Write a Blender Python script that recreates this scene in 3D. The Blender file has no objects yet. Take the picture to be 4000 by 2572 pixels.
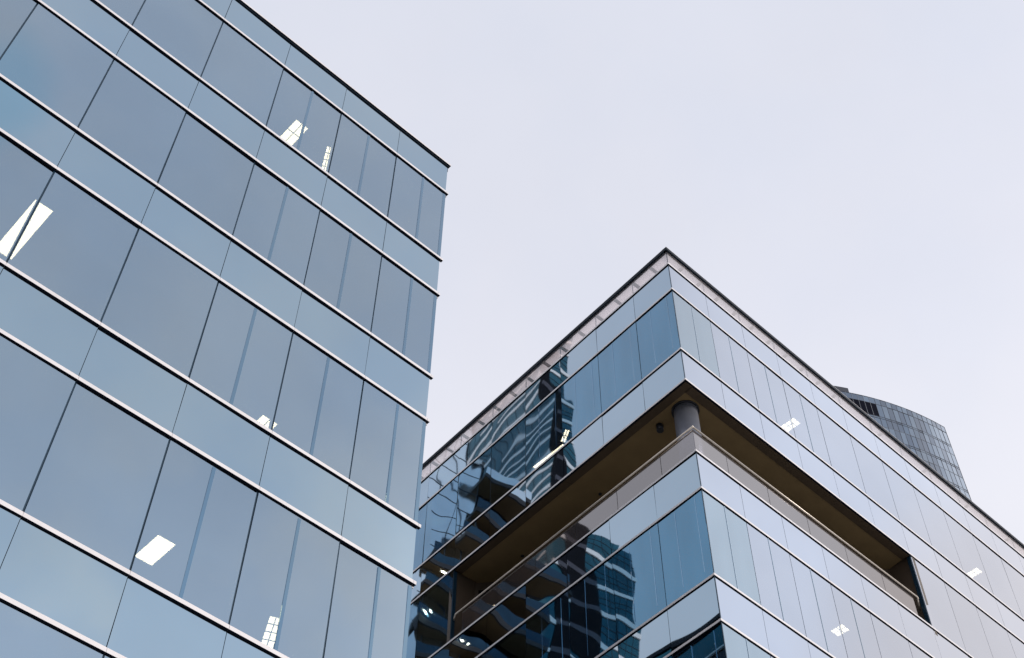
import bpy, math, random
from mathutils import Vector, Matrix
random.seed(7)
S = bpy.context.scene
COL = S.collection

# ------------------------------------------------------------------ measured layout (metres, z=0 is the pavement)
YAW, PITCH, ROLL = 0.7441, 0.9073, 0.0108
CAM = Vector((-17.190, -12.456, 1.7))
MOD = 1.5                      # facade module
DL = 0.0481                    # the side walls are not quite square to the front
UL = Vector((math.sin(DL), math.cos(DL), 0.0))
NL = Vector((-math.cos(DL), math.sin(DL), 0.0))
UX = Vector((1, 0, 0)); NF = Vector((0, -1, 0)); UZ = Vector((0, 0, 1))
BASE, STO, SPN = 26.431, 3.6965, 1.1846
VH = STO - SPN                 # window height
XA = -7.732                    # corner of the near block
WA0 = 1.395                    # its first bay
ROOF_A = 27.577
TOP_B, PAR_B = 32.008, 31.279
FIN_P = 0.047                  # projection of the ledges
FIN_H = 0.07

# ------------------------------------------------------------------ helpers
class MB:
    def __init__(self): self.v = []; self.f = []; self.m = []
    def quad(self, a, b, c, d, mi=0):
        n = len(self.v); self.v += [tuple(a), tuple(b), tuple(c), tuple(d)]; self.f.append((n, n+1, n+2, n+3)); self.m.append(mi)
    def hexa(self, p, mi=0, under=None):
        n = len(self.v); self.v += [tuple(q) for q in p]
        for i, f in enumerate(((0, 3, 2, 1), (4, 5, 6, 7), (0, 1, 5, 4), (1, 2, 6, 5), (2, 3, 7, 6), (3, 0, 4, 7))):
            self.f.append(tuple(n+k for k in f)); self.m.append(under if (under is not None and i == 0) else mi)
    def box(self, x0, x1, y0, y1, z0, z1, mi=0):
        self.hexa([(x0, y0, z0), (x1, y0, z0), (x1, y1, z0), (x0, y1, z0), (x0, y0, z1), (x1, y0, z1), (x1, y1, z1), (x0, y1, z1)], mi)
    def obox(self, o, u, n, s0, s1, d0, d1, z0, z1, mi=0, under=None):
        # s along u, d along -n (depth into the wall; negative = proud), z up
        P = lambda s, d, z: o + u*s - n*d + UZ*z
        pts = [P(s0, d0, z0), P(s1, d0, z0), P(s1, d1, z0), P(s0, d1, z0), P(s0, d0, z1), P(s1, d0, z1), P(s1, d1, z1), P(s0, d1, z1)]
        if u.cross(-n).z < 0: pts = [pts[i] for i in (1, 0, 3, 2, 5, 4, 7, 6)]
        self.hexa(pts, mi, under)
    def prism(self, poly, z0, z1, mi=0):
        n = len(self.v); k = len(poly)
        self.v += [(p[0], p[1], z0) for p in poly] + [(p[0], p[1], z1) for p in poly]
        self.f.append(tuple(n+k-1-i for i in range(k))); self.m.append(mi)
        self.f.append(tuple(n+k+i for i in range(k))); self.m.append(mi)
        for i in range(k):
            j = (i+1) % k; self.f.append((n+i, n+j, n+k+j, n+k+i)); self.m.append(mi)
    def tube(self, a, b, r, seg=16, mi=0, r2=None):
        a = Vector(a); b = Vector(b); d = (b-a).normalized(); r2 = r if r2 is None else r2
        e = d.cross(Vector((0, 0, 1))); e = Vector((1, 0, 0)) if e.length < 1e-4 else e.normalized(); g = d.cross(e)
        n = len(self.v)
        for c, rr in ((a, r), (b, r2)):
            for i in range(seg):
                t = 2*math.pi*i/seg; self.v.append(tuple(c + e*rr*math.cos(t) + g*rr*math.sin(t)))
        for i in range(seg):
            j = (i+1) % seg; self.f.append((n+i, n+j, n+seg+j, n+seg+i)); self.m.append(mi)
        self.f.append(tuple(n+seg-1-i for i in range(seg))); self.f.append(tuple(n+seg+i for i in range(seg))); self.m += [mi, mi]
    def build(self, name, mats, parent=None, smooth=False):
        me = bpy.data.meshes.new(name); me.from_pydata(self.v, [], self.f)
        for m in (mats if isinstance(mats, (list, tuple)) else [mats]): me.materials.append(m)
        me.polygons.foreach_set('material_index', self.m)
        me.update()
        if smooth:
            me.polygons.foreach_set('use_smooth', [len(f) == 4 for f in self.f])
        o = bpy.data.objects.new(name, me); COL.objects.link(o)
        if parent: o.parent = parent
        return o

def thing(name, label, cat, loc=(0, 0, 0), group=None):
    o = bpy.data.objects.new(name, None); COL.objects.link(o); o.location = loc
    o['label'] = label; o['category'] = cat
    if group: o['group'] = group
    bpy.context.view_layer.update()
    return o

# ------------------------------------------------------------------ materials
def mat(name):
    m = bpy.data.materials.new(name); m.use_nodes = True
    nt = m.node_tree; nt.nodes.clear()
    return m, nt
def N(nt, t, **kw):
    n = nt.nodes.new(t)
    for k, v in kw.items():
        if k in n.inputs: n.inputs[k].default_value = v
        else: setattr(n, k, v)
    return n
def simple(name, col, rough=0.6, metal=0.0, var=0.06, scale=3.0, bump=0.0, spec=0.5):
    m, nt = mat(name); L = nt.links.new
    b = N(nt, 'ShaderNodeBsdfPrincipled', Roughness=rough, Metallic=metal); b.inputs['Specular IOR Level'].default_value = spec
    o = N(nt, 'ShaderNodeOutputMaterial'); g = N(nt, 'ShaderNodeNewGeometry')
    no = N(nt, 'ShaderNodeTexNoise', Scale=scale, Detail=5.0)
    L(g.outputs['Position'], no.inputs['Vector'])
    hsv = N(nt, 'ShaderNodeHueSaturation', Color=(*col, 1))
    mr = N(nt, 'ShaderNodeMapRange'); mr.inputs['From Min'].default_value = 0.3; mr.inputs['From Max'].default_value = 0.7
    mr.inputs['To Min'].default_value = 1-var; mr.inputs['To Max'].default_value = 1+var
    L(no.outputs['Fac'], mr.inputs['Value']); L(mr.outputs['Result'], hsv.inputs['Value'])
    L(hsv.outputs['Color'], b.inputs['Base Color'])
    if bump:
        bp = N(nt, 'ShaderNodeBump', Strength=1.0, Distance=bump)
        L(no.outputs['Fac'], bp.inputs['Height']); L(bp.outputs['Normal'], b.inputs['Normal'])
    L(b.outputs['BSDF'], o.inputs['Surface'])
    return m
def emit(name, col, s):
    m, nt = mat(name); e = N(nt, 'ShaderNodeEmission', Color=(*col, 1), Strength=s)
    nt.links.new(e.outputs[0], N(nt, 'ShaderNodeOutputMaterial').inputs['Surface']); return m
def thin(nt, g, sh):
    """a sheet of glass acts once, at its outer face; its inner face lets everything by"""
    t = N(nt, 'ShaderNodeBsdfTransparent'); x = N(nt, 'ShaderNodeMixShader')
    nt.links.new(g.outputs['Backfacing'], x.inputs[0]); nt.links.new(sh.outputs[0], x.inputs[1]); nt.links.new(t.outputs[0], x.inputs[2])
    return x.outputs[0]
def coated(name, f0, wave=0.001, wscale=0.9, clear=0.0, tint=(.8, .8, .76), rough=0.015, panel=0.05, grime=0.06, streak=0.0, ior=1.75):
    """solar-control glass: a coloured mirror coating, optionally partly see-through; panes bow a little"""
    m, nt = mat(name); L = nt.links.new
    b = N(nt, 'ShaderNodeBsdfPrincipled', Metallic=1.0, Roughness=rough)
    o = N(nt, 'ShaderNodeOutputMaterial'); g = N(nt, 'ShaderNodeNewGeometry'); oi = N(nt, 'ShaderNodeObjectInfo')
    # panes differ a touch in tone
    mr = N(nt, 'ShaderNodeMapRange'); mr.inputs['To Min'].default_value = 1-panel; mr.inputs['To Max'].default_value = 1+panel
    L(oi.outputs['Random'], mr.inputs['Value'])
    n2 = N(nt, 'ShaderNodeTexNoise', Scale=0.55, Detail=3.0); mp = N(nt, 'ShaderNodeMapping')
    L(g.outputs['Position'], mp.inputs['Vector']); mp.inputs['Scale'].default_value = (3, 3, .7) if streak else (1, 1, 1)
    L(mp.outputs['Vector'], n2.inputs['Vector'])
    m2 = N(nt, 'ShaderNodeMapRange'); m2.inputs['From Min'].default_value = .3; m2.inputs['From Max'].default_value = .7
    m2.inputs['To Min'].default_value = 1-grime; m2.inputs['To Max'].default_value = 1+grime
    L(n2.outputs['Fac'], m2.inputs['Value'])
    mul = N(nt, 'ShaderNodeMath', operation='MULTIPLY'); L(mr.outputs[0], mul.inputs[0]); L(m2.outputs[0], mul.inputs[1])
    hsv = N(nt, 'ShaderNodeHueSaturation', Color=(*f0, 1)); L(mul.outputs[0], hsv.inputs['Value'])
    L(hsv.outputs[0], b.inputs['Base Color'])
    # bowed panes
    add = N(nt, 'ShaderNodeVectorMath', operation='MULTIPLY_ADD')
    cmb = N(nt, 'ShaderNodeCombineXYZ'); 
    for i in range(3): L(oi.outputs['Random'], cmb.inputs[i])
    cmb2 = N(nt, 'ShaderNodeVectorMath', operation='SCALE'); cmb2.inputs['Scale'].default_value = 5.0
    L(cmb.outputs[0], cmb2.inputs[0])
    ad = N(nt, 'ShaderNodeVectorMath', operation='ADD'); L(g.outputs['Position'], ad.inputs[0]); L(cmb2.outputs[0], ad.inputs[1])
    no = N(nt, 'ShaderNodeTexNoise', Scale=wscale, Detail=.6, Roughness=.4); L(ad.outputs[0], no.inputs['Vector'])
    bp = N(nt, 'ShaderNodeBump', Strength=1.0, Distance=wave); L(no.outputs['Fac'], bp.inputs['Height'])
    L(bp.outputs['Normal'], b.inputs['Normal'])
    nt.nodes.remove(add)
    fr = N(nt, 'ShaderNodeFresnel', IOR=ior); L(bp.outputs['Normal'], fr.inputs['Normal'])
    gs = N(nt, 'ShaderNodeBsdfGlossy', Roughness=rough, Color=(.97, .97, 1, 1)); L(bp.outputs['Normal'], gs.inputs['Normal'])
    cm = N(nt, 'ShaderNodeMixShader'); L(fr.outputs[0], cm.inputs[0]); L(b.outputs[0], cm.inputs[1]); L(gs.outputs[0], cm.inputs[2]); b = cm
    if clear > 0:
        t = N(nt, 'ShaderNodeBsdfTransparent', Color=(*tint, 1)); mx = N(nt, 'ShaderNodeMixShader', Fac=1-clear)
        L(t.outputs[0], mx.inputs[1]); L(b.outputs[0], mx.inputs[2])
        L(thin(nt, g, mx), o.inputs['Surface'])
    else: L(b.outputs[0], o.inputs['Surface'])
    return m
def clear_glass(name, ior=1.6, tint=(.9, .86, .86), wave=.002, dust=.13):
    m, nt = mat(name); L = nt.links.new
    o = N(nt, 'ShaderNodeOutputMaterial'); g = N(nt, 'ShaderNodeNewGeometry')
    no = N(nt, 'ShaderNodeTexNoise', Scale=.9, Detail=1.0); L(g.outputs['Position'], no.inputs['Vector'])
    bp = N(nt, 'ShaderNodeBump', Strength=1.0, Distance=wave); L(no.outputs['Fac'], bp.inputs['Height'])
    fr = N(nt, 'ShaderNodeFresnel', IOR=ior); L(bp.outputs[0], fr.inputs['Normal'])
    t = N(nt, 'ShaderNodeBsdfTransparent', Color=(*tint, 1)); gl = N(nt, 'ShaderNodeBsdfGlossy', Roughness=.02, Color=(.98, .95, .95, 1)); L(bp.outputs[0], gl.inputs['Normal'])
    mx = N(nt, 'ShaderNodeMixShader'); L(fr.outputs[0], mx.inputs[0]); L(t.outputs[0], mx.inputs[1]); L(gl.outputs[0], mx.inputs[2])
    df = N(nt, 'ShaderNodeBsdfDiffuse', Color=(.86, .78, .80, 1)); m2 = N(nt, 'ShaderNodeMixShader', Fac=dust); L(mx.outputs[0], m2.inputs[1]); L(df.outputs[0], m2.inputs[2]); mx = m2
    L(thin(nt, g, mx), o.inputs['Surface']); return m

M = {}
M['spandrel'] = coated('blue_spandrel_glass', (.315, .44, .52), .0012, panel=.03, grime=.03)
M['vision'] = coated('blue_vision_glass', (.315, .425, .515), .0012, clear=.13, panel=.045, grime=.04)
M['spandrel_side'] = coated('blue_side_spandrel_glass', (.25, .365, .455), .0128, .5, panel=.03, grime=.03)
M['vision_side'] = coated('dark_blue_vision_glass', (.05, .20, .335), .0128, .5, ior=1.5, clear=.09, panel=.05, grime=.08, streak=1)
M['vision_corner'] = coated('teal_vision_glass', (.22, .325, .405), .0012, clear=.12, panel=.02, grime=.05, streak=1)
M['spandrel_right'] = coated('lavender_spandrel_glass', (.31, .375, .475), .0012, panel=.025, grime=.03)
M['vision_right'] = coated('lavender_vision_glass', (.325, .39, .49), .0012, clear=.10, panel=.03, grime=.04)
M['seam_faint'] = coated('faint_glass_seam', (.22, .31, .38), .0005, panel=.02)
M['seam'] = coated('blue_glass_seam', (.11, .235, .34), .0005, panel=.02)
M['hair'] = coated('pale_glass_hairline', (.22, .36, .48), 0, panel=.2)
M['mullion'] = simple('dark_teal_mullion', (.008, .035, .065), .35, .3, .1, 8)
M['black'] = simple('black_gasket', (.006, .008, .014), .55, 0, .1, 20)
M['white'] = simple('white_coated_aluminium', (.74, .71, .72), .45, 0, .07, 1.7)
M['under'] = simple('ledge_underside_shade', (.0012, .003, .010), .8, 0, .1, 8, spec=.15)  # shade under the white ledges, painted in as near-black navy
M['backing'] = simple('dark_backing_board', (.02, .035, .05), .8)
M['slab'] = simple('grey_concrete_slab', (.25, .25, .25), .8, 0, .08, 4)
M['ceiling'] = simple('pale_ceiling_tile', (.5, .5, .48), .9, 0, .04, 3)
M['core'] = simple('dim_interior_wall', (.12, .12, .12), .9)
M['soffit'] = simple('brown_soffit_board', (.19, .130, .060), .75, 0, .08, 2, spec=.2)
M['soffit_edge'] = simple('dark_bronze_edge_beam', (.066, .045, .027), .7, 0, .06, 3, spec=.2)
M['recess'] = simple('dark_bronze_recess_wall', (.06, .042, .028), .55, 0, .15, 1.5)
M['column'] = simple('grey_steel_column', (.22, .235, .28), .38, .6, .06, 6)
M['rail'] = simple('tan_metal_handrail', (.62, .55, .47), .35, .5, .06, 6)
M['balglass'] = clear_glass('grey_balustrade_glass', 2.9, (.13, .125, .15), .002, .035)
M['parglass'] = clear_glass('clear_parapet_glass', 3.0, (.98, .97, .97), .003, .09)
M['canopy'] = simple('beige_canopy_soffit', (.90, .80, .78), .8, 0, .05, 2)
M['bracket'] = simple('grey_canopy_bracket', (.14, .125, .13), .6)
M['bracketp'] = simple('pale_canopy_bracket', (.36, .32, .32), .6)
def sheet(name, col):
    m, nt = mat(name); L = nt.links.new
    d = N(nt, 'ShaderNodeBsdfDiffuse', Color=(*col, 1)); t = N(nt, 'ShaderNodeBsdfTranslucent', Color=(*col, 1)); x = N(nt, 'ShaderNodeMixShader', Fac=.78)
    L(d.outputs[0], x.inputs[1]); L(t.outputs[0], x.inputs[2]); L(x.outputs[0], N(nt, 'ShaderNodeOutputMaterial').inputs['Surface']); return m
M['canopy'] = sheet('beige_translucent_canopy_sheet', (.85, .805, .81))
M['deck'] = simple('pale_roof_membrane', (.92, .88, .87), .8)
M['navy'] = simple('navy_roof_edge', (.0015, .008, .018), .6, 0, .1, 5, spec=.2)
M['lamp'] = emit('warm_white_diffuser', (1, .90, .58), 10.5)
M['lampside'] = emit('bright_warm_diffuser', (1, .92, .70), 17)
M['lampdim'] = emit('dim_white_diffuser', (1, .92, .66), 9)
M['spot'] = emit('warm_downlight_lens', (1, .85, .6), 30)
M['louvre'] = simple('grey_lamp_louvre', (.45, .45, .47), .4, .3)
M['paving'] = simple('pale_stone_paving', (.50, .485, .47), .85, 0, .12, .8)
M['asphalt'] = simple('dark_asphalt', (.05, .05, .052), .9, 0, .2, 2)
M['teal'] = coated('teal_tower_glass', (.001, .105, .145), 0.0, panel=0, grime=.25, ior=1.22)
M['darkteal'] = coated('dark_teal_balustrade', (.02, .06, .10), 0, panel=0, grime=.3, ior=1.15)
M['white_band'] = simple('white_tower_band', (.88, .84, .85), .6, 0, .04, .4)
M['pier'] = simple('black_tower_pier', (.006, .006, .010), .7, 0, .2, .3, spec=.08)
M['pier_band'] = simple('grey_pier_band', (.085, .08, .10), .6, 0, .1, .5, spec=.1)
M['line'] = simple('dark_tower_joint', (.004, .02, .04), .5)
M['pale'] = coated('pale_blue_panel', (.85, .92, .98), 0.0, panel=0, grime=.06, ior=1.2, rough=.12)
M['darkglass'] = coated('dark_slate_glass', (.010, .018, .036), 0.0, panel=0, grime=.3, ior=1.2)
M['brown'] = simple('brown_balcony_soffit', (.10, .055, .02), .8, 0, .2, .5)
M['dimstone'] = simple('dark_slab_edge', (.02, .02, .026), .7)
M['fargrid'] = simple('slate_tower_mullion', (.045, .05, .065), .5, .2)
M['farpale'] = simple('pale_tower_mullion', (.26, .28, .31), .5, .2)
FAR = [coated('slate_tower_glass_%s' % w, c, 0, panel=0, grime=.05, rough=.05, ior=1.3) for w, c in
       (('blue', (.185, .235, .295)), ('grey', (.155, .19, .24)), ('pale', (.235, .29, .35)))]
M['fardark'] = simple('black_tower_louvre', (.004, .005, .012), .8, spec=.05)

# ------------------------------------------------------------------ facade builders
def pane(name, parent, o, u, n, s0, s1, z0, z1, m, gap=.006, tilt=.12):
    """one glass panel of its own, hung a hair out of true"""
    w = (s1-s0)/2-gap; h = (z1-z0)/2
    b = MB(); t = .012
    ang = math.radians(random.gauss(0, tilt)); an2 = math.radians(random.gauss(0, tilt))
    uu = (u*math.cos(ang) + n*math.sin(ang)); nn = (n*math.cos(ang) - u*math.sin(ang))
    nz = UZ*math.cos(an2) + nn*math.sin(an2); n3 = nn*math.cos(an2) - UZ*math.sin(an2)
    P = lambda s, d, z: uu*s - n3*d + nz*z
    pts = [P(-w, 0, -h), P(w, 0, -h), P(w, t, -h), P(-w, t, -h), P(-w, 0, h), P(w, 0, h), P(w, t, h), P(-w, t, h)]
    if u.cross(-n).z < 0: pts = [pts[i] for i in (1, 0, 3, 2, 5, 4, 7, 6)]
    b.hexa(pts)
    ob = b.build(name, m, parent)
    ob.location = Vector(o) + u*((s0+s1)/2) + UZ*((z0+z1)/2)
    return ob
def child_local(o, parent):
    """keep a world-space mesh in place under a parent that is moved"""
    o.parent = parent; o.matrix_parent_inverse = Matrix.Translation(parent.location).inverted()
    return o
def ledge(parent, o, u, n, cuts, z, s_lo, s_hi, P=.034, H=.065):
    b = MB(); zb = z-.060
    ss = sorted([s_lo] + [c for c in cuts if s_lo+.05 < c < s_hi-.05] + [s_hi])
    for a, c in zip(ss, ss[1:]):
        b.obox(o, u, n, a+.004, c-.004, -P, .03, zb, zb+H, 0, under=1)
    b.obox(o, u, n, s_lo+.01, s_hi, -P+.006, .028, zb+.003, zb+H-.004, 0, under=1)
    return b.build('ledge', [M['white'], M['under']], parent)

def mullions(parent, o, u, n, cuts, z0, z1, w=.022, dp=.075):
    for s in cuts:
        b = MB(); b.obox(o, u, n, s-w, s+w, .014, dp, z0, z1)
        b.build('mullion', M['mullion'], parent)

# ================================================================== NEAR OFFICE BLOCK (left)
A = thing('office_block', 'near blue glass office block filling the left side, its long wall coming towards the viewer', 'office building')
oA = Vector((XA, 0, 0)); uA = Vector((-1, 0, 0))
cutsA = [0, WA0] + [WA0+MOD*k for k in range(1, 11)]
lv = [BASE - k*STO for k in range(7)]                   # tops of window rows
rowsV = [(b-VH, b) for b in lv[:5]]
rowsS = [(BASE, ROOF_A)] + [(b-STO, b-VH) for b in lv[:5]]
def shade(z0, z1): return z0-.03, z1-.10
for ri, (z0, z1) in enumerate(rowsS):
    for k in range(len(cutsA)-1):
        pane('spandrel_panel', A, oA, uA, NF, cutsA[k], cutsA[k+1], z0-.05, z1-.060, M['spandrel'], .005, .2)
    b = MB(); b.obox(oA, uA, NF, .03, cutsA[-1], .03, .10, z0-.05, z1-.060); b.build('backing_board', M['backing'], A)
for ri, (z0, z1) in enumerate(rowsV):
    for k in range(len(cutsA)-1):
        p = pane('window_pane', A, oA, uA, NF, cutsA[k], cutsA[k+1], z0-.05, z1-.060, M['vision'], .014, .2)
        if k < 3:
            s = (.638, 2.145, 3.645)[k]
            b = MB(); b.obox(oA, uA, NF, s-.026, s+.026, -.010, .010, z0-.02, z1-.12)
            child_local(b.build('seam_strip', M['seam']), p)
    mullions(A, oA, uA, NF, cutsA[1:], z0-.05, z1-.060)
    b = MB(); b.obox(oA, uA, NF, 0.0, .07, -.006, .06, z0-.02, z1-.12); b.build('corner_trim', M['seam'], A)
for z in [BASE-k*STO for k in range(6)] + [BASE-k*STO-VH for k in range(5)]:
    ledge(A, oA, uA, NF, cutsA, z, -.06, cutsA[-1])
# roof edge
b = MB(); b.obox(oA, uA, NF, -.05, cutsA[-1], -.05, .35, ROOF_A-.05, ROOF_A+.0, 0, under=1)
b.obox(oA, uA, NF, -.02, cutsA[-1], -.02, .06, ROOF_A-.085, ROOF_A-.052, 1)  # navy below the white cap is painted shade, as on the ledges
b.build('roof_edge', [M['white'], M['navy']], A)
# slabs, ceilings, inner walls
DEEP = 13.0
for b0 in lv[:6]:
    b = MB(); b.prism([(XA-.15, .12), (XA-.15+UL.x*DEEP, DEEP), (XA-cutsA[-1], DEEP), (XA-cutsA[-1], .12)], b0-.02, b0+SPN-.14)
    b.build('floor_slab', [M['ceiling']], A)
b = MB(); b.prism([(XA-.4+.2, 5.5), (XA-.4+.5, DEEP-.2), (XA-cutsA[-1], DEEP-.2), (XA-cutsA[-1], 5.5)], 0.2, BASE+.3); b.build('core_wall', M['core'], A)
b = MB(); b.prism([(XA-.2, .2), (XA-.2+UL.x*DEEP, DEEP), (XA-cutsA[-1], DEEP), (XA-cutsA[-1], .2)], BASE+SPN-.2, ROOF_A-.06); b.build('roof_deck', M['slab'], A)
# side wall towards the passage: one band per storey
for b0 in lv[:5]:
    m = MB(); m.obox(oA, UL, -NL, .05, DEEP, 0, .03, b0-.02, b0+SPN-.16); m.build('side_spandrel_band', M['teal'], A)
    m = MB(); m.obox(oA, UL, -NL, .08, DEEP, 0.03, .05, b0-VH, b0-.06); m.build('side_window_band', M['darkglass'], A)
    m = MB(); m.obox(oA, UL, -NL, .03, DEEP, -.05, .03, b0-.09, b0-.03); m.build('side_ledge', M['white'], A)
m = MB(); m.obox(oA, UL, -NL, .06, DEEP, -.05, .2, ROOF_A-.16, ROOF_A-.01); m.build('side_roof_edge', M['navy'], A)
# lower storeys down to the pavement
m = MB(); m.box(XA-cutsA[-1], XA-.05, .02, .3, 0, lv[4]-VH-SPN-.1); m.build('lower_facade', M['spandrel'], A)

# ================================================================== CORNER OFFICE BLOCK (right)
B = thing('corner_office_block', 'blue glass office block pointing its sharp corner at the viewer, with a brown recessed balcony', 'office building')
oB = Vector((0, 0, 0))
RC = [0] + [MOD*k-.01 for k in range(1, 15)]
LC = [0, 1.385] + [1.385+1.512*k for k in range(1, 10)]
BR, BLt = RC[6], LC[6]                                   # ends of the balcony opening
rowsVB = [BASE+STO, BASE, BASE-STO, BASE-2*STO]           # tops of window rows
for ri, zt in enumerate(rowsVB):
    z0, z1 = zt-VH-.05, zt-.060
    for side, (u, n, C, lim) in {'r': (UX, NF, RC, 6), 'l': (UL, NL, LC, 6)}.items():
        for k in range(len(C)-1):
            if ri == 1 and k < lim: continue
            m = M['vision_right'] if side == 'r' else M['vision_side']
            if side == 'r' and k == 0: m = M['vision_corner']
            p = pane('window_pane', B, oB, u, n, C[k], C[k+1], z0, z1, m, .008, .05 if side == 'r' else .2)
            if side == 'r' and k < 4 and ri != 1:
                s = (C[k]+C[k+1])/2
                b = MB(); b.obox(oB, u, n, s-.010, s+.010, -.008, .010, z0+.03, z1-.03)
                child_local(b.build('seam_strip', M['seam_faint']), p)
            if side == 'l' and k < 4:  # thin pale vertical strips on the side-wall panes
                for fr_ in (.17, .62):
                    s = C[k] + (C[k+1]-C[k])*fr_
                    b = MB(); b.obox(oB, u, n, s-.004, s+.004, -.006, .010, z0+.25, z1-.08)
                    child_local(b.build('hairline_strip', M['hair']), p)
        cuts = C[1:] if ri != 1 else C[lim:]
        mullions(B, oB, u, n, cuts, z0, z1, .012, .028)
rowsSB = [(BASE+STO, PAR_B)] + [(BASE-k*STO, BASE-k*STO+SPN) for k in range(0, 3)]
for ri, (z0, z1) in enumerate(rowsSB):
    for side, (u, n, C) in {'r': (UX, NF, RC), 'l': (UL, NL, LC)}.items():
        for k in range(len(C)-1):
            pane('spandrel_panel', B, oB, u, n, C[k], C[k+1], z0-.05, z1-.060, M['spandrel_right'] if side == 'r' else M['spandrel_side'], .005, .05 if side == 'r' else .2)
        b = MB(); b.obox(oB, u, n, .04, C[-1], .03, .10, z0-.05, z1-.060); b.build('backing_board', M['backing'], B)
# corner post seam
for z0, z1 in [(zt-VH, zt) for zt in rowsVB if zt != BASE] + rowsSB:
    b = MB(); b.prism([(-.003, -.003), (.016, -.003), (.017, .016), (-.002, .017)], z0+.008, z1-.062); b.build('corner_seal', M['mullion'], B)
zs = []
for k in (-1, 0, 1, 2): zs += [BASE-k*STO, BASE-k*STO-VH]
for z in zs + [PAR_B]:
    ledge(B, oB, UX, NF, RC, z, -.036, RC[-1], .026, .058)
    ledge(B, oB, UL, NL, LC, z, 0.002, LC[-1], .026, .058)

# floors and inner walls
XR, YD = RC[-1], 15.0
def footprint(i):          # inset polygon of the block
    return [(i, i), (XR-i, i), (XR-i, YD-.1), (i+YD*UL.x, YD-.1)]
for zt in (BASE+STO, BASE-STO, BASE-2*STO):
    b = MB(); b.prism(footprint(.14), zt-.02, zt+SPN-.14); b.build('floor_slab', M['ceiling'], B)
RB = [(9.04, .0), (9.04, .74), (7.3, 2.48), (2.55, 2.48), (2.62, 7.5), (1.22, 8.93), (BLt*UL.x, BLt)]   # rim of the recess
b = MB(); b.prism([(.14, .14), (XR-.14, .14), (XR-.14, YD-.1), (.14+YD*UL.x, YD-.1)], BASE+.03, BASE+SPN-.14); b.build('floor_slab', M['ceiling'], B)
for z0, z1 in ((BASE+STO-VH-.1, BASE+STO-.03), (.2, BASE-VH)):
    b = MB(); b.prism([(3.6, 3.0), (XR-.2, 3.0), (XR-.2, YD-.2), (3.6, YD-.2)], z0, z1); b.build('core_wall', M['core'], B)
b = MB(); b.prism([(3.6, 3.0), (XR-.2, 3.0), (XR-.2, YD-.2), (3.6, YD-.2)], BASE-VH, BASE); b.build('core_wall', M['core'], B)

# ---- balcony
BAL = MB()
# main soffit board inset from the outer edge
i = .26
BAL.prism([(i+.015, i), (8.98, i), (9.03, .74), (7.3, 2.6), (2.45, 2.6), (2.55, 7.5), (1.25, 8.9), (BLt*UL.x+i, BLt-.02)], BASE-.052, BASE+.02)
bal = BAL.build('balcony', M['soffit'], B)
def sub(name, mb, m, smooth=False): return mb.build(name, m, bal, smooth)
# dark edge beams round the opening, a joint every few metres
ss = [0.0, 2.9, 5.9, 8.96]
for a, c in zip(ss, ss[1:]):
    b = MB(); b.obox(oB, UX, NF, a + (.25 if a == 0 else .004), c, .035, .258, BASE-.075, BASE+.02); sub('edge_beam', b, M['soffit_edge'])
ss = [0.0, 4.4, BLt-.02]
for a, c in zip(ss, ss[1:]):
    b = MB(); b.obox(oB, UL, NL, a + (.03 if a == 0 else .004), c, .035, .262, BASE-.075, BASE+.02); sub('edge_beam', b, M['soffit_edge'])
# recess walls
b = MB()
for p, q in zip(RB, RB[1:]):
    P, Q = Vector((*p, 0)), Vector((*q, 0)); d = (Q-P).normalized(); nn = Vector((d.y, -d.x, 0))*-1
    b.obox(P, d, nn, .0, (Q-P).length, 0, .12, BASE-VH-.2, BASE+.0)
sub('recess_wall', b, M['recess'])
for (p, q, s0, s1) in ((RB[1], RB[2], .15, 1.0), (RB[1], RB[2], 1.1, 2.2), (RB[4], RB[5], .2, 1.0), (RB[4], RB[5], 1.1, 1.9), (RB[2], RB[3], .3, 2.2), (RB[2], RB[3], 2.4, 4.3), (RB[3], RB[4], .4, 2.3), (RB[3], RB[4], 2.5, 4.6)):
    P, Q = Vector((*p, 0)), Vector((*q, 0)); d = (Q-P).normalized(); nn = Vector((d.y, -d.x, 0))*-1
    b = MB(); b.obox(P, d, nn, s0, s1, -.03, -.004, BASE-VH-.1, BASE-.35); sub('recess_door', b, M['darkglass'])
b = MB(); b.prism([(.1, .1), (8.98, .1), (8.98, .74), (7.3, 2.44), (2.5, 2.44), (2.55, 7.4), (1.2, 8.8), (.1+BLt*UL.x, BLt-.05)], BASE-VH-.4, BASE-VH-.18); sub('deck', b, M['slab'])
# column with shadow collar
cx, cy = .72, .66
b = MB(); b.tube((cx, cy, BASE-VH-.2), (cx, cy, BASE-.10), .30, 40); sub('column', b, M['column'], True)
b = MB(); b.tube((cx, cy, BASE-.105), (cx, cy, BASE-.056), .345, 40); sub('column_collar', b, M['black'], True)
# downlights
b = MB(); b.tube((.62, 1.43, BASE-.25), (.62, 1.43, BASE-.054), .09, 20); sub('downlight', b, M['black'], True)
for x, y in ((1.26, 4.13), (1.41, 7.23)):
    b = MB(); b.tube((x, y, BASE-.075), (x, y, BASE-.053), .045, 16); sub('downlight', b, M['black'], True)
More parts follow.
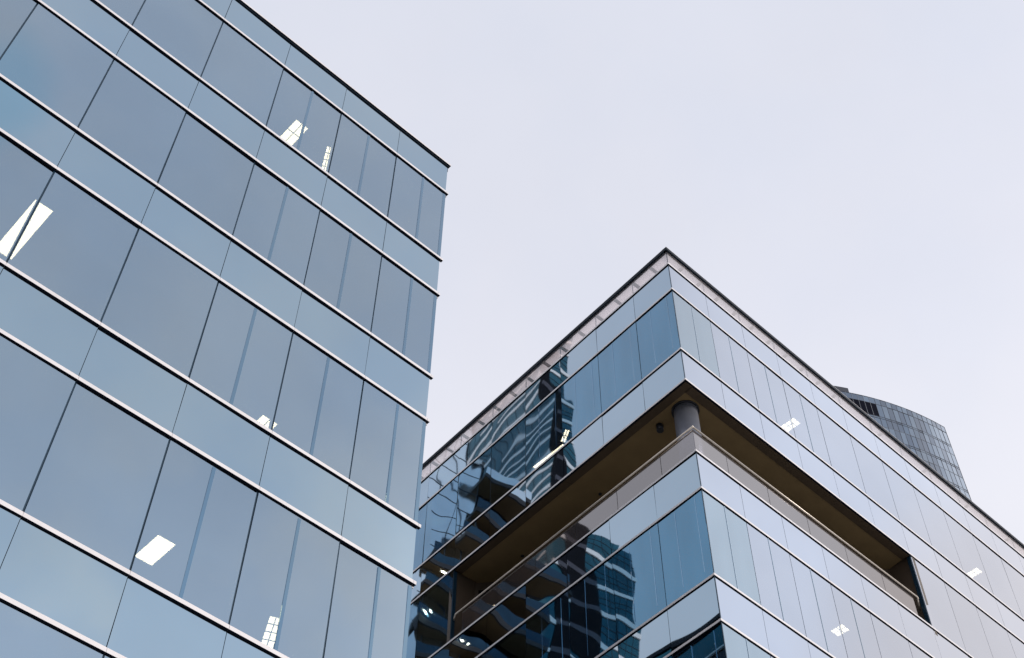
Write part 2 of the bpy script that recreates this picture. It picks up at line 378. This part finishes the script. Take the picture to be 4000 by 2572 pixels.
# balustrade
ZR = 24.64
zg0 = BASE-VH-.03
cr = [0.0, 1.166, 2.645, 4.136, 5.617, 7.10, 8.44]
cl = [0.0, 1.10, 2.59, 4.08, 5.57, 7.06, 8.5]
for C, u, n in ((cr, UX, NF), (cl, UL, NL)):
    for a, c in zip(C, C[1:]):
        b = MB(); b.obox(oB, u, n, a+.008 + (.012 if a == 0 else 0), c-.008, .012, .026, zg0, ZR-.01); sub('balustrade_pane', b, M['balglass'])
        if c != C[-1]:
            b = MB(); b.obox(oB, u, n, c-.008, c+.008, .030, .048, zg0, ZR-.02); sub('glass_joint', b, M['black'])
b = MB(); b.tube((.019-.02, .019-.045, ZR+.02), (8.6, -.03, ZR+.02), .024, 14); b.tube(oB - UL*.05 + NL*.03 + UZ*(ZR+.02), oB + UL*8.72 + NL*.03 + UZ*(ZR+.02), .024, 14)
sub('handrail', b, M['rail'], True)
for p0, p1 in (((8.6, -.03, ZR+.02), (8.99, .2, ZR+.02)), (tuple(oB+UL*8.72+NL*.03+UZ*(ZR+.02)), tuple(oB+UL*8.96-NL*.1+UZ*(ZR+.02)))):
    b = MB(); b.tube(p0, p1, .022, 10); sub('rail_bracket', b, M['rail'], True)
b = MB(); b.obox(oB, UX, NF, .02, 8.5, -.003, .06, zg0-.03, zg0+.03); b.obox(oB, UL, NL, .03, 8.6, -.003, .06, zg0-.03, zg0+.03); sub('glass_shoe', b, M['black'])
# jamb lining of the opening
b = MB(); b.obox(oB, UX, NF, BR-.015, BR+.012, .016, .12, BASE-VH-.05, BASE-.09); b.build('jamb', M['mullion'], B)
b = MB(); b.obox(oB, UL, NL, BLt-.012, BLt+.015, .016, .12, BASE-VH-.05, BASE-.09); b.build('jamb', M['mullion'], B)

# ---- roof parapet: clear glass in front of a beige canopy soffit with brackets
CD = .52
b = MB()
b.prism([(.03, .03), (XR, .03), (XR, CD), (CD, CD), (CD+YD*UL.x*.98, YD), (.03+YD*UL.x, YD)], TOP_B-.131, TOP_B-.121)
canopy = b.build('roof_canopy', M['canopy'], B)
b = MB()
for q in range(5): b.tube((CD-.1+3.2*q, CD-.1, PAR_B-.3), (CD-.1+3.2*q, CD-.1, TOP_B-.135), .04, 10)
b.build('canopy_post', M['white'], canopy, True)
for u, n, C in ((UX, NF, RC), (UL, NL, LC)):
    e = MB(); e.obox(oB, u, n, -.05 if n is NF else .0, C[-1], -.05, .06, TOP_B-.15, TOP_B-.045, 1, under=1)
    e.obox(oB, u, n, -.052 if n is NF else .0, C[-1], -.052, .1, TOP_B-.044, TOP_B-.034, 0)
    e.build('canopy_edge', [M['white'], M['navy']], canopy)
    for a, c in zip(C, C[1:]):
        b = MB(); b.obox(oB, u, n, a+.006+(.012 if a == 0 else 0), c-.006, .0, .014, PAR_B-.02, TOP_B-.152); b.build('parapet_pane', M['parglass'], B)
        for s in ([c, (a+c)/2] if c != C[-1] else [(a+c)/2]):
            if n is NF and s > 7 and int(s*2/1.5) % 3: continue
            b = MB(); b.obox(oB, u, n, s-.045, s+.045, .02, .36, TOP_B-.17, TOP_B-.132)
            if n is NL: b.obox(oB, u, n, s-.022, s+.022, .34, .37, PAR_B-.1, TOP_B-.17)
            b.build('canopy_bracket', M['bracket'] if n is NL else M['bracketp'], canopy)
        if c != C[-1]:
            b = MB(); b.obox(oB, u, n, c-.007, c+.007, .016, .03, PAR_B-.02, TOP_B-.17); b.build('parapet_joint', M['mullion'], B)
b = MB(); b.prism([(.012, .012), (.035, .02), (.03, .05)], PAR_B, TOP_B-.15); b.build('parapet_joint', M['mullion'], B)
b = MB(); b.prism(footprint(.12), PAR_B-.5, PAR_B-.12); b.build('roof_deck', M['deck'], B)
b = MB(); b.box(.3, XR, .04, .3, 0, BASE-2*STO-VH-SPN-.1); b.obox(oB, UL, NL, .4, YD, .04, .3, 0, BASE-2*STO-VH-SPN-.1); b.build('lower_facade', M['spandrel'], B)

# ================================================================== ceiling lights (each a thing of its own)
def lamp(x0, x1, y0, y1, z, label, m='lamp', cells=0, group=None, rz=0):
    t = thing('ceiling_light', label, 'ceiling light', ((x0+x1)/2, (y0+y1)/2, z), group)
    t.rotation_euler = (0, 0, math.radians(rz))
    w, h = (x1-x0)/2, (y1-y0)/2
    b = MB(); f = .018
    b.box(-w-f, w+f, -h-f, -h, -.03, 0); b.box(-w-f, w+f, h, h+f, -.03, 0); b.box(-w-f, -w, -h, h, -.03, 0); b.box(w, w+f, -h, h, -.03, 0)
    b.build('frame', M['white'], t)
    b = MB()
    if cells:
        b.box(-w, w, -h, h, -.006, -.001)
    else:       # two shallow troughs
        for a, c in ((-w, 0), (0, w)):
            mid = (a+c)/2
            b.hexa([(a, -h, -.012), (mid, -h, -.022), (mid, h, -.022), (a, h, -.012), (a, -h, -.002), (mid, -h, -.002), (mid, h, -.002), (a, h, -.002)])
            b.hexa([(mid, -h, -.022), (c, -h, -.012), (c, h, -.012), (mid, h, -.022), (mid, -h, -.002), (c, -h, -.002), (c, h, -.002), (mid, h, -.002)])
    b.build('diffuser', M[m], t)
    if cells:
        b = MB(); b.box(-.008, .008, -h, h, -.014, -.007)
        k = cells if cells > 1 else max(2, int(2*h/.3))
        for q in range(1, k): b.box(-w, -.0085, -h+2*h*q/k-.01, -h+2*h*q/k+.01, -.014, -.007); b.box(.0085, w, -h+2*h*q/k-.01, -h+2*h*q/k+.01, -.014, -.007)
        b.build('louvre', M['louvre'], t)
    return t
zA = lambda k: BASE-k*STO-.022
GA = 'ceiling lights in the left block'; GB = 'ceiling lights in the right block'
lamp(-11.21, -10.90, .78, 2.0, zA(0), 'louvred ceiling light in the top window row, crossed by a blue seam', 'lamp', 1, GA)
lamp(-10.20, -10.08, .78, 1.46, zA(0), 'narrow louvred sliver of ceiling light beside a joint in the top window row', 'lamp', 4, GA, -26)
lamp(-15.07, -14.76, .67, 1.93, zA(2), 'long bright ceiling light cut in two by a mullion at the far left', 'lamp', 0, GA)
lamp(-9.88, -9.56, 1.84, 3.2, zA(2), 'small end of a ceiling light just above a white ledge, middle of the left block', 'lamp', 1, GA)
lamp(-11.15, -10.84, 1.76, 2.40, zA(3), 'whole square-ended ceiling light low in the left block', 'lamp', 0, GA)
lamp(-8.69, -8.49, 2.02, 2.82, zA(3), 'tall thin striped light left of a blue seam at the bottom edge', 'lampdim', 4, GA, -25)
lamp(5.84, 6.16, .70, 1.16, BASE+STO-.022, 'louvred ceiling light in the uppermost windows above the balcony', 'lampdim', 3, GB)
lamp(14.88, 15.19, .78, 1.16, BASE+STO-.022, 'louvred ceiling light in the uppermost windows near the right edge', 'lampdim', 2, GB)
lamp(5.87, 6.18, .74, 1.09, BASE-STO-.022, 'louvred ceiling light in the window row under the balcony', 'lampdim', 2, GB)
lamp(1.79, 2.1, 5.95, 7.2, BASE+STO-.022, 'thin bright strip of light along a ledge of the dark blue wall, beside the reflections', 'lampside', 0, GB)
lamp(1.56, 1.69, 5.42, 5.92, BASE+STO-.022, 'short upright white light in the dark blue wall, just right of the reflections', 'lampside', 2, GB, -28)

# ================================================================== CURVED GLASS TOWER (right, far)
T = thing('curved_glass_tower', 'distant grey curved glass tower rising behind the roof at the right', 'tower', (85, 32, 0))
# facade line through three measured points (relative to the camera), as a circle
pts = [Vector((99.0, 48.6)), Vector((104.96, 45.85)), Vector((111.8, 44.1))]
def circ(a, b, c):
    d = 2*(a.x*(b.y-c.y)+b.x*(c.y-a.y)+c.x*(a.y-b.y))
    ux = ((a.x**2+a.y**2)*(b.y-c.y)+(b.x**2+b.y**2)*(c.y-a.y)+(c.x**2+c.y**2)*(a.y-b.y))/d
    uy = ((a.x**2+a.y**2)*(c.x-b.x)+(b.x**2+b.y**2)*(a.x-c.x)+(c.x**2+c.y**2)*(b.x-a.x))/d
    return Vector((ux, uy))
cc = circ(*pts); rad = (pts[0]-cc).length
a_end = math.atan2(*(pts[2]-cc).yx); a_beg = math.atan2(*(pts[0]-cc).yx)
step = .74/rad * (1 if a_beg < a_end else -1)
ZT = 121.7
cam2 = Vector((CAM.x, CAM.y))
arc = [cam2 + cc + Vector((math.cos(a_end-step*k), math.sin(a_end-step*k)))*rad for k in range(31)]
loc2 = Vector((85, 32))
arc = [p-loc2 for p in arc]
back = Vector((.42, .9)).normalized()*14
rows = []
z = ZT
heights = [1.05, 2.2]             # parapet row, plant row
for h in heights: rows.append((z-h, z, 'top')); z -= h
for k in range(8):
    rows.append((z-1.75, z, 'a')); z -= 1.75
    rows.append((z-2.05, z, 'b')); z -= 2.05
for ri, (z0, z1, kind) in enumerate(rows):
    g = MB(); d = MB(); ga = g
    for k in range(len(arc)-1):
        if ri == 1 and k == 19: g = MB()
        p, q = arc[k], arc[k+1]
        dd = Vector((q.x-p.x, q.y-p.y, 0)); nn = Vector((-dd.y, dd.x, 0)).normalized()
        if nn.dot(Vector((-.9, -.4, 0))) < 0: nn = -nn
        j1, j2 = random.uniform(0, .012), random.uniform(0, .012)
        P0 = Vector((p.x, p.y, 0)) + nn*j1; Q0 = Vector((q.x, q.y, 0)) + nn*j2
        if ri == 1 and 14 <= k <= 18:
            d.quad(Q0+UZ*z0, P0+UZ*z0, P0+UZ*z1, Q0+UZ*z1); continue
        tz = nn*random.uniform(-.012, .012)
        rr = random.random(); ramp = k/30
        mi = 2 if rr > .3+1.1*ramp else (0 if rr > .15+.75*ramp else 1)
        g.quad(Q0+UZ*z0, P0+UZ*z0, P0+UZ*z1+tz, Q0+UZ*z1+tz, mi)
    g.build('glazing_band', FAR, T)
    if ga is not g: ga.build('glazing_band', FAR, T)
    if d.f: d.build('plant_louvre', M['fardark'], T)
g = MB()
for k in range(len(arc)-1):
    p, q = arc[k], arc[k+1]
    dd = Vector((q.x-p.x, q.y-p.y, 0)); ln = dd.length; dd.normalize(); nn = Vector((-dd.y, dd.x, 0))
    if nn.dot(Vector((-.9, -.4, 0))) < 0: nn = -nn
    P0 = Vector((p.x, p.y, 0))
    g.obox(P0, dd, nn, -.017, .017, -.03, .02, rows[-1][0], ZT, 1 if k > 14 else 0)
    for z0, z1, kind in rows:
        if kind == 'a' or kind == 'top':
            g.obox(P0, dd, nn, 0, ln, -.03, .02, z1-.03, z1+.015, 0)
        if kind == 'a': g.obox(P0, dd, nn, 0, ln, -.03, .02, z1-.34, z1-.30, 0)
        if kind == 'b': g.obox(P0, dd, nn, 0, ln, -.03, .02, z1-.012, z1+.010, 1)
g.build('mullion_grid', [M['fargrid'], M['farpale']], T)
poly = [(p.x+.05, p.y+.05) for p in arc] + [(arc[-1].x+back.x, arc[-1].y+back.y), (arc[0].x+back.x*1.0, arc[0].y+back.y)]
g = MB(); g.prism([(x+.25*back.x/14, y+.25*back.y/14) for x, y in poly], 0, ZT-.12); g.build('tower_body', M['fargrid'], T)
g = MB(); 
for k in range(18, 30):
    p, q = arc[k], arc[k+1]
    g.hexa([(p.x+.2, p.y+.3, ZT-.1), (q.x+.2, q.y+.3, ZT-.1), (q.x+2, q.y+3, ZT-.1), (p.x+2, p.y+3, ZT-.1), (p.x+.2, p.y+.3, ZT+1.3), (q.x+.2, q.y+.3, ZT+1.3), (q.x+2, q.y+3, ZT+1.3), (p.x+2, p.y+3, ZT+1.3)])
g.build('plant_box', M['fargrid'], T)

# ================================================================== TOWERS ACROSS THE PASSAGE (seen as wavy reflections in the dark left wall)
R = thing('teal_banded_tower', 'teal tower with white floor bands and a black pier, reflected in the dark glass wall', 'tower', (-47.7, 62.7, 0))
def rb(x0, x1, y0, y1, z0, z1, b): b.box(x0, x1, y0, y1, z0, z1)
ZM, ZTOP = 99.0, 152.0
g = MB(); g.box(-3.3, -1.3, .1, 19, ZM, ZTOP); g.box(-10.7, -4.7, .1, 19, 0, ZM-.05); g.box(-1.5, 0, .1, 1.0, 0, ZM-.05); g.box(-1.3, 0, 1.0, 19, 0, ZTOP); g.build('glazing', M['teal'], R)
g = MB(); g.box(-1.3, .12, 0.0, 1.0, ZM, ZTOP+1); g.box(-4.7, -1.5, 0.0, 1.0, 0, ZM); g.box(-1.0, .12, 15.0, 16.6, 0, ZTOP); g.build('corner_pier', M['pier'], R)
g = MB(); g2 = MB(); g3 = MB()
z = 40.0
while z < ZTOP:
    lo = z < ZM
    g.box((-10.8 if lo else -3.4), (-4.71 if lo else -1.31), -.02, .3, z, z+.55)
    if lo: g.box(-1.49, .1, -.02, .3, z, z+.55)
    g2.box((-4.7 if lo else -1.3), (-1.5 if lo else .125), -.03, .2, z+.2, z+.9)
    g3.box((-10.72 if lo else -3.32), (-4.71 if lo else -1.31), .07, .2, z+1.6, z+1.68); g3.box((-10.72 if lo else -3.32), (-4.71 if lo else -1.31), .07, .2, z+2.4, z+2.47)
    g.box(-.4, .06, 1.0, 15.0, z, z+.55)
    if z > 85: g.box(-.4, .06, 1.0, 11.5, z+1.85, z+2.2)
    g3.box(-.3, .03, 1.0, 15.0, z+1.2, z+1.27)
    z += 3.7
y = 1.0
while y < 15: g3.box(-.3, .035, y, y+.06, 40, ZTOP); y += 1.5
x = -4.7
while x > -10.6: g3.box(x-.06, x, .065, .2, 40, ZM if x < -3.4 else ZTOP); x -= 1.2
g.build('floor_band', M['white_band'], R); g2.build('pier_band', M['pier_band'], R); g3.build('glazing_joint', M['line'], R)

K = thing('balcony_tower', 'dark tower with pale blue panels and brown balcony soffits, reflected low in the glass', 'tower', (-31.5, 57, 0))
def KX(x): return x+31.5
g = MB(); g.box(KX(-33.2), KX(-28.5), .0, 18, 60, 99.5); g.build('pale_panel_bay', M['pale'], K)
g = MB(); 
for x in (-33.2, -31.7, -30.2): g.box(KX(x)-.04, KX(x)+.04, -.03, .2, 60, 99.5)
z = 61.0
while z < 99: g.box(KX(-33.2), KX(-28.5), -.03, .1, z, z+.06); z += 2.2
g.build('panel_joint', M['line'], K)
g = MB(); g.box(KX(-38.0), KX(-33.21), .6, 18, 60, 88.5); g.box(KX(-41.5), KX(-38.01), .6, 18, 40, 80.5); g.box(KX(-33.4), KX(-28.5), .3, 18, 0, 59.9); g.build('window_wall', M['darkglass'], K)
for zz, x0, x1, y0 in ((88.6, -38.6, -33.0, -1.6), (84.9, -38.2, -32.9, -1.0), (80.6, -43.2, -31.0, -1.8), (76.9, -42.6, -28.5, -1.0), (73.2, -42.6, -28.5, -1.6), (69.5, -42.6, -28.5, -1.0), (65.8, -42.6, -28.5, -1.6), (62.1, -42.6, -28.5, -1.0), (99.6, -34.0, -28.0, -1.2)):
    g = MB(); g.box(KX(x0), KX(x1), y0, 1.0, zz, zz+.5); s = g.build('balcony_slab', M['dimstone'], K)
    g = MB(); g.box(KX(x0)+.15, KX(x1)-.15, y0+.15, .58, zz-.03, zz-.004); child_local(g.build('soffit_board', M['brown'], None), s); 
    g = MB(); g.box(KX(x0), KX(x1), y0+.02, y0+.08, zz+.5, zz+1.5); child_local(g.build('balustrade', M['darkteal'] if zz < 85 else M['pale'], None), s)
    n = int((x1-x0)/2.2)
for o in list(K.children):
    for c in o.children: c.matrix_parent_inverse = Matrix.Identity(4)
# glowing downlights under its balconies
for y, z in ((26.22, 42.9), (27.6, 43.7), (24.8, 40.85), (27.2, 41.25), (27.6, 41.4), (23.5, 39.7), (25.3, 39.0), (24.9, 38.5), (26.5, 43.6)):
    # carry each measured sight line from the virtual eye on to the tower front
    E0 = Vector((17.0, -11.0, 1.7)); d = Vector((-10.0, y, z))-E0; k = (55.6-E0.y)/d.y; p = E0+d*k
    g = MB(); g.tube((p.x+31.5, -1.25, p.z-.12), (p.x+31.5, -1.25, p.z), .06, 12); g.build('downlight', M['spot'], K)

# ================================================================== ground
def structure(o): o['kind'] = 'structure'; return o
g = MB(); g.quad((-700, -700, 0), (700, -700, 0), (700, 700, 0), (-700, 700, 0)); structure(g.build('ground', M['paving']))
g = MB(); g.quad((-300, -26, .004), (300, -26, .004), (300, -16, .004), (-300, -16, .004)); structure(g.build('road', M['asphalt']))
g = MB(); g.box(-300, 300, -16, -15.8, 0, .13); structure(g.build('kerb', M['slab']))

# ================================================================== sky, sun, camera
w = bpy.data.worlds.new('World'); S.world = w; w.use_nodes = True
nt = w.node_tree; nt.nodes.clear(); L = nt.links.new
SUN_AZ, SUN_EL = math.radians(149), math.radians(21)
sky = N(nt, 'ShaderNodeTexSky', sky_type='NISHITA', sun_disc=False, sun_elevation=SUN_EL, sun_rotation=SUN_AZ)
tc = N(nt, 'ShaderNodeTexCoord')
def rampnode(stops):
    r = N(nt, 'ShaderNodeValToRGB'); e = r.color_ramp.elements
    e[0].position, e[0].color = stops[0][0], (*stops[0][1], 1); e[1].position, e[1].color = stops[-1][0], (*stops[-1][1], 1)
    for p, c in stops[1:-1]:
        q = e.new(p); q.color = (*c, 1)
    return r
sep = N(nt, 'ShaderNodeSeparateXYZ'); L(tc.outputs['Generated'], sep.inputs[0])
el = rampnode([(0.0, (.62, .61, .66)), (.5, (.93, .93, 1.0)), (.66, (.91, .915, .995)), (.78, (.835, .85, .95)), (.90, (.785, .81, .915)), (1.0, (.70, .74, .86))])
L(sep.outputs['Z'], el.inputs['Fac'])
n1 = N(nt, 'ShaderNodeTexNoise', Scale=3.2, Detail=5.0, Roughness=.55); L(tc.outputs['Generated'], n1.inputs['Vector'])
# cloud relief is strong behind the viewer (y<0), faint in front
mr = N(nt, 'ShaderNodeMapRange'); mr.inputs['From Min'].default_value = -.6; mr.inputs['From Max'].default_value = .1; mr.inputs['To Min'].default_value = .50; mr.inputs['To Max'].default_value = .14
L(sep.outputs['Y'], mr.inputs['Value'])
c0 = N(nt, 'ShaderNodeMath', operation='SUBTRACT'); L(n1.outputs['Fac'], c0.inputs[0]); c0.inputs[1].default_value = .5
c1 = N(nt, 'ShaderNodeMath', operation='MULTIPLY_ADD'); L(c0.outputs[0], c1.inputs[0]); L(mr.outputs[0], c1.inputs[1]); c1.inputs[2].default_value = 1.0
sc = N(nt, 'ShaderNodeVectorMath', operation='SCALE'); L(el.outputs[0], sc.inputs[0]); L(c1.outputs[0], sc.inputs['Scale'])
# warmer cloud low to the south-east, a bluer gap to the south, plus added bright and dim patches
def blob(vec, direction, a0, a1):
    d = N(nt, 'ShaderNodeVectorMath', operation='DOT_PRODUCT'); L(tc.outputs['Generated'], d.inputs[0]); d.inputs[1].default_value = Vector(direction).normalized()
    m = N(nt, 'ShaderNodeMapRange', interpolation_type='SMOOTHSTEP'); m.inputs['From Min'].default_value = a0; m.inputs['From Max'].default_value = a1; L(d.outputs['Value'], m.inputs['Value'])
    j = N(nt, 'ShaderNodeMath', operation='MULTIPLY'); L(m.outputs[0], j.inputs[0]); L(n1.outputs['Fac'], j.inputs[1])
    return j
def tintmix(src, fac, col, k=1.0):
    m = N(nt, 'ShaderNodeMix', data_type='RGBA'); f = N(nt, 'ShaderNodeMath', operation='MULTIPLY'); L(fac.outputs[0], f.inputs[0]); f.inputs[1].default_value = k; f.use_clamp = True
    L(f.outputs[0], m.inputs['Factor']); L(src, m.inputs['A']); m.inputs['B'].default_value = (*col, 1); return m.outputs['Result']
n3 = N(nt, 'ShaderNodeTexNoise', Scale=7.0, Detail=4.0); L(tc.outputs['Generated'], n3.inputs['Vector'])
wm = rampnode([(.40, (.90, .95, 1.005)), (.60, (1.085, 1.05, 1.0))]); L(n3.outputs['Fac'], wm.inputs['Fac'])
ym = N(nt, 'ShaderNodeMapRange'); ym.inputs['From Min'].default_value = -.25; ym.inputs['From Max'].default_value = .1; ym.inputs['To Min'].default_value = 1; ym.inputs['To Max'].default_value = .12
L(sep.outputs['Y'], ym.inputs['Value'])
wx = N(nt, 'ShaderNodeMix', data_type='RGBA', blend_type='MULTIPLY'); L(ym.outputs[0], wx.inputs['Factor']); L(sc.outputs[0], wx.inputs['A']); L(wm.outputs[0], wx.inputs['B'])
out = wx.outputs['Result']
out = tintmix(out, blob(None, (.76, -.33, .57), .885, .985), (1.36, 1.36, 1.44), 1.9)  # bright patch added to the unseen sky to lift the right block's front glass
out = tintmix(out, blob(None, (.08, -.46, .88), .88, .985), (.62, .68, .78), 1.1)  # dim patch added to the unseen sky to darken the left block's upper glass
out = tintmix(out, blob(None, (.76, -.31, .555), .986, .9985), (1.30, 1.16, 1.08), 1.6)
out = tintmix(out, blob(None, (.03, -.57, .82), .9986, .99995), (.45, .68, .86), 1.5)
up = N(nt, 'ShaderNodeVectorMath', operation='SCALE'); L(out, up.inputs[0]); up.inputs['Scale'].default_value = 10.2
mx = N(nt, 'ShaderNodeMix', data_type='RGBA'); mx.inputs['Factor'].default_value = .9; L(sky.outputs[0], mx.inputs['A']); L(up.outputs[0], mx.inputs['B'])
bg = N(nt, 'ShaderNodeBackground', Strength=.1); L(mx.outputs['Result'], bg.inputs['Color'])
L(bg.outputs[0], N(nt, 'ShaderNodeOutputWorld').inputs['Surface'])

sl = bpy.data.lights.new('sun', 'SUN'); sl.energy = 2.0; sl.angle = math.radians(10); sl.color = (1, .93, .86)
so = bpy.data.objects.new('sun', sl); COL.objects.link(so)
sd = Vector((math.sin(SUN_AZ)*math.cos(SUN_EL), math.cos(SUN_AZ)*math.cos(SUN_EL), math.sin(SUN_EL)))
so.rotation_euler = sd.to_track_quat('Z', 'Y').to_euler(); so.location = sd*80

cd = bpy.data.cameras.new('camera'); co = bpy.data.objects.new('camera', cd); COL.objects.link(co)
c, s = math.cos(YAW), math.sin(YAW); cp, sp = math.cos(PITCH), math.sin(PITCH)
Q = lambda v: Vector((c*v[0]+s*v[1], -s*v[0]+c*v[1], v[2]))
f = Vector((0, cp, sp)); u = Vector((0, -sp, cp)); x = Vector((1, 0, 0))
cr_, sr_ = math.cos(ROLL), math.sin(ROLL)
right, upv = Q(x*cr_+u*sr_), Q(u*cr_-x*sr_); fw = Q(f)
mw = Matrix((( right.x, upv.x, -fw.x, CAM.x), (right.y, upv.y, -fw.y, CAM.y), (right.z, upv.z, -fw.z, CAM.z), (0, 0, 0, 1)))
co.matrix_world = mw
cd.sensor_width = 36; cd.lens = 36*3118/2395; cd.clip_end = 3000; cd.clip_start = .1
S.camera = co
S.view_settings.view_transform = 'Standard'; S.view_settings.look = 'None'; S.view_settings.exposure = 0; S.view_settings.gamma = 1
S.cycles.max_bounces = 10; S.cycles.transparent_max_bounces = 16
